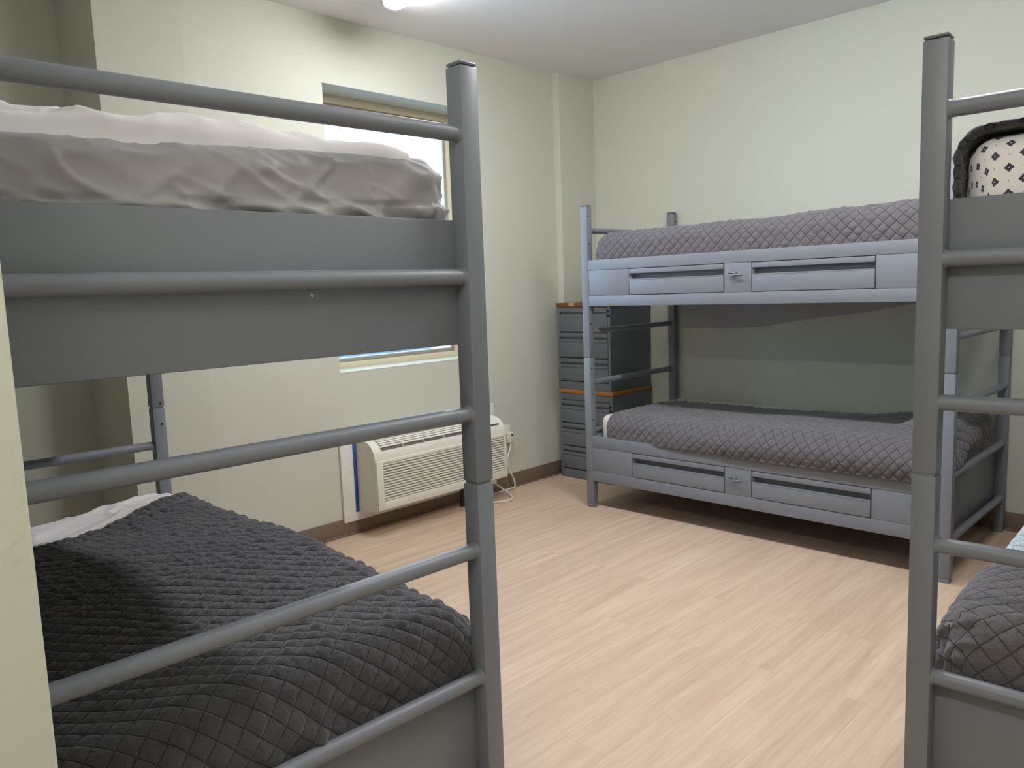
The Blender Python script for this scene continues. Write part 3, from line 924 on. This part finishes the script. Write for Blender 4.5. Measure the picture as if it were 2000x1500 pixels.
ACX, AY0, AY1 = WX + 0.0185, -1.205, -0.188
ac = empty('air_conditioner', (ACX, (AY0 + AY1) / 2, 0.132))
tag(ac, 'white wall air conditioner with louvred front below the window', 'air conditioner')
def acp(b, name, m, par=ac, smooth=40):
    bmesh.ops.translate(b.bm, vec=(-ACX, -(AY0 + AY1) / 2, -0.132), verts=b.bm.verts)
    return b.build(name, m, par, smooth)
XF = WX + 0.200
prof = [(ACX, 0.132), (XF - 0.010, 0.150), (XF, 0.158), (XF + 0.003, 0.43)]
for k in range(0, 9):
    a = k / 8 * PI / 2
    prof.append((XF + 0.003 - 0.105 * (1 - math.cos(a)), 0.435 + 0.108 * math.sin(a)))
prof += [(ACX + 0.03, 0.546), (ACX, 0.546)]
acp(MB().prism(prof, 1, AY0, AY1), 'housing', M_white)
# louvred front grille
GY0, GY1, GZ0, GZ1 = -1.160, -0.208, 0.205, 0.418
b = MB().box(XF - 0.002, XF + 0.0045, GY0, GY1, GZ0, GZ1)
acp(b, 'grille_back', M_vent)
b = MB()
n = 14
for k in range(n):
    z = GZ0 + (k + 0.5) * (GZ1 - GZ0) / n
    b.prism([(XF + 0.003, z - 0.0060), (XF + 0.011, z - 0.0025), (XF + 0.011, z + 0.0020), (XF + 0.003, z + 0.0050)], 1, GY0, GY1)
g = b.build
acp(b, 'louvres', M_white, smooth=30)
b = MB()
frame_y = 0.022
b.box(XF + 0.001, XF + 0.012, AY0 + 0.002, GY0 + 0.002, 0.158, 0.434, bev=0.005)
b.box(XF + 0.001, XF + 0.012, GY1 - 0.002, AY1 - 0.002, 0.158, 0.434, bev=0.005)
b.box(XF + 0.001, XF + 0.0112, AY0 + 0.0035, AY1 - 0.0035, 0.1565, GZ0 + 0.001, bev=0.004)
b.box(XF + 0.001, XF + 0.0112, AY0 + 0.0035, AY1 - 0.0035, GZ1 - 0.001, 0.437, bev=0.004)
acp(b, 'front_frame', M_white)
# curved outlet grille on the top
def arc(a, off=0.0):
    return (XF + 0.003 - 0.105 + (0.105 + off) * math.cos(a), 0.435 + (0.108 + off) * math.sin(a))
b = MB()
TY0, TY1 = -1.150, -0.385
A0, A1 = 0.52, 1.40
pts = [arc(A0 + (A1 - A0) * k / 8, 0.0012) for k in range(9)] + [arc(A1 - (A1 - A0) * k / 8, -0.01) for k in range(9)]
acp(b.prism(pts, 1, TY0, TY1), 'outlet_back', M_vent_dark)
b = MB()
for k in range(6):
    a = A0 + 0.16 + (A1 - A0 - 0.16) * k / 5.4
    c = [arc(a, 0.0), arc(a, 0.007), arc(a + 0.085, 0.007), arc(a + 0.085, 0.0)]
    b.prism(c, 1, TY0, TY1)
for k in range(1, 5):
    y = TY0 + (TY1 - TY0) * k / 5
    pts = [arc(A0 + (A1 - A0) * j / 8, 0.006) for j in range(9)] + [arc(A1 - (A1 - A0) * j / 8, 0.0) for j in range(9)]
    b.prism(pts, 1, y - 0.002, y + 0.002)
acp(b, 'outlet_louvres', M_white, smooth=30)
pts = [arc(0.62 + 0.05 * j, 0.0015) for j in range(3)] + [arc(0.72 - 0.05 * j, -0.004) for j in range(3)]
acp(MB().prism(pts, 1, -0.345, -0.225), 'control_flap_gap', M_dark)
acp(MB().cyl((WX + 0.075, -0.47, 0.0), (WX + 0.075, -0.47, 0.138), 0.016, 0.012, 14), 'leg', M_black)
acp(MB().box(XF - 0.05, XF - 0.02, -0.30, -0.26, 0.122, 0.150, bev=0.003), 'drain_lug', M_white)

ou = empty('wall_outlet', (WX, 0.023, 0.378))
tag(ou, 'white wall outlet to the right of the air conditioner', 'outlet')
MB().box(0.0003, 0.006, -0.036, 0.036, -0.066, 0.066, bev=0.002).build('cover_plate', M_white, ou)
MB().box(0.006, 0.008, -0.017, 0.017, -0.034, 0.034, bev=0.001).build('receptacle', M_white, ou)

cord = empty('power_cord', (WX + 0.03, 0.030, 0.0))
tag(cord, 'white power cord looping from the outlet to under the air conditioner', 'cord')
ccx, ccy = WX + 0.03, 0.030
b = MB().box(WX + 0.0085, WX + 0.042, 0.008, 0.052, 0.318, 0.395, bev=0.008, seg=3)
bmesh.ops.translate(b.bm, vec=(-ccx, -ccy, 0), verts=b.bm.verts)
pl = b.build('plug', M_cord, cord)
b = MB().cyl((WX + 0.041, 0.034, 0.375), (WX + 0.0435, 0.034, 0.375), 0.008, n=14)
bmesh.ops.translate(b.bm, vec=(-ccx, -ccy, 0), verts=b.bm.verts)
b.build('button', M_black, pl)
pts = [(WX + 0.030, 0.030, 0.325), (-0.668, 0.012, 0.285), (-0.665, -0.020, 0.23), (-0.66, -0.030, 0.20), (-0.660, -0.016, 0.153), (-0.660, 0.016, 0.093),
       (-0.660, 0.036, 0.045), (-0.665, 0.034, 0.012), (-0.672, -0.02, 0.008), (-0.668, -0.09, 0.007), (-0.66, -0.22, 0.007), (-0.65, -0.36, 0.008),
       (-0.60, -0.42, 0.008), (-0.545, -0.36, 0.007), (-0.500, -0.28, 0.007), (-0.468, -0.225, 0.007), (-0.482, -0.175, 0.008), (-0.540, -0.125, 0.012), (-0.600, -0.135, 0.045), (-0.620, -0.20, 0.10), (-0.625, -0.25, 0.16)]
b = MB().tube(pts, 0.0052)
bmesh.ops.translate(b.bm, vec=(-ccx, -ccy, 0), verts=b.bm.verts)
b.build('cable', M_cord, cord)

# ---------------------------------------------------------------- ceiling lamps
def make_lamp(x0, x1, y, strength, color, label, rz=0.0):
    root = empty('ceiling_light', ((x0 + x1) / 2, y, CZ), rz)
    tag(root, label, 'ceiling light')
    hl = (x1 - x0) / 2
    b = MB().box(-hl, hl, -0.060, 0.060, -0.022, -0.0005, bev=0.003)
    b.build('housing', M_white, root)
    pr = []
    for k in range(13):
        a = PI * k / 12
        pr.append((0.055 * math.cos(a), -0.022 - 0.036 * math.sin(a) ** 0.6))
    em = mat('diffuser_glow', (0.9, 0.9, 0.9, 1), 0.4, emit=(color, strength))
    MB().prism(pr, 0, -hl + 0.012, hl - 0.012).build('diffuser', em, root)
    for s in (-1, 1):
        pr2 = [(1.01 * a, -0.021 + (c + 0.021) * 1.01) for a, c in pr]
        MB().prism(pr2, 0, s * (hl - 0.012) - 0.006, s * (hl - 0.012) + 0.006).build('end_cap', M_chrome, root)
    return root
make_lamp(-0.30, 0.92, -1.10, LAMP_MAIN, (0.98, 0.985, 1.0, 1), 'long white ceiling light glowing above the middle of the room')
make_lamp(1.45, 2.67, -1.10, LAMP_MAIN * 1.75, (0.98, 0.985, 1.0, 1), 'ceiling light in line with the visible one, outside the view')
make_lamp(2.35, 3.55, -3.95, LAMP_HALL, (1.0, 0.955, 0.885, 1), 'ceiling light over the entry behind the viewer')
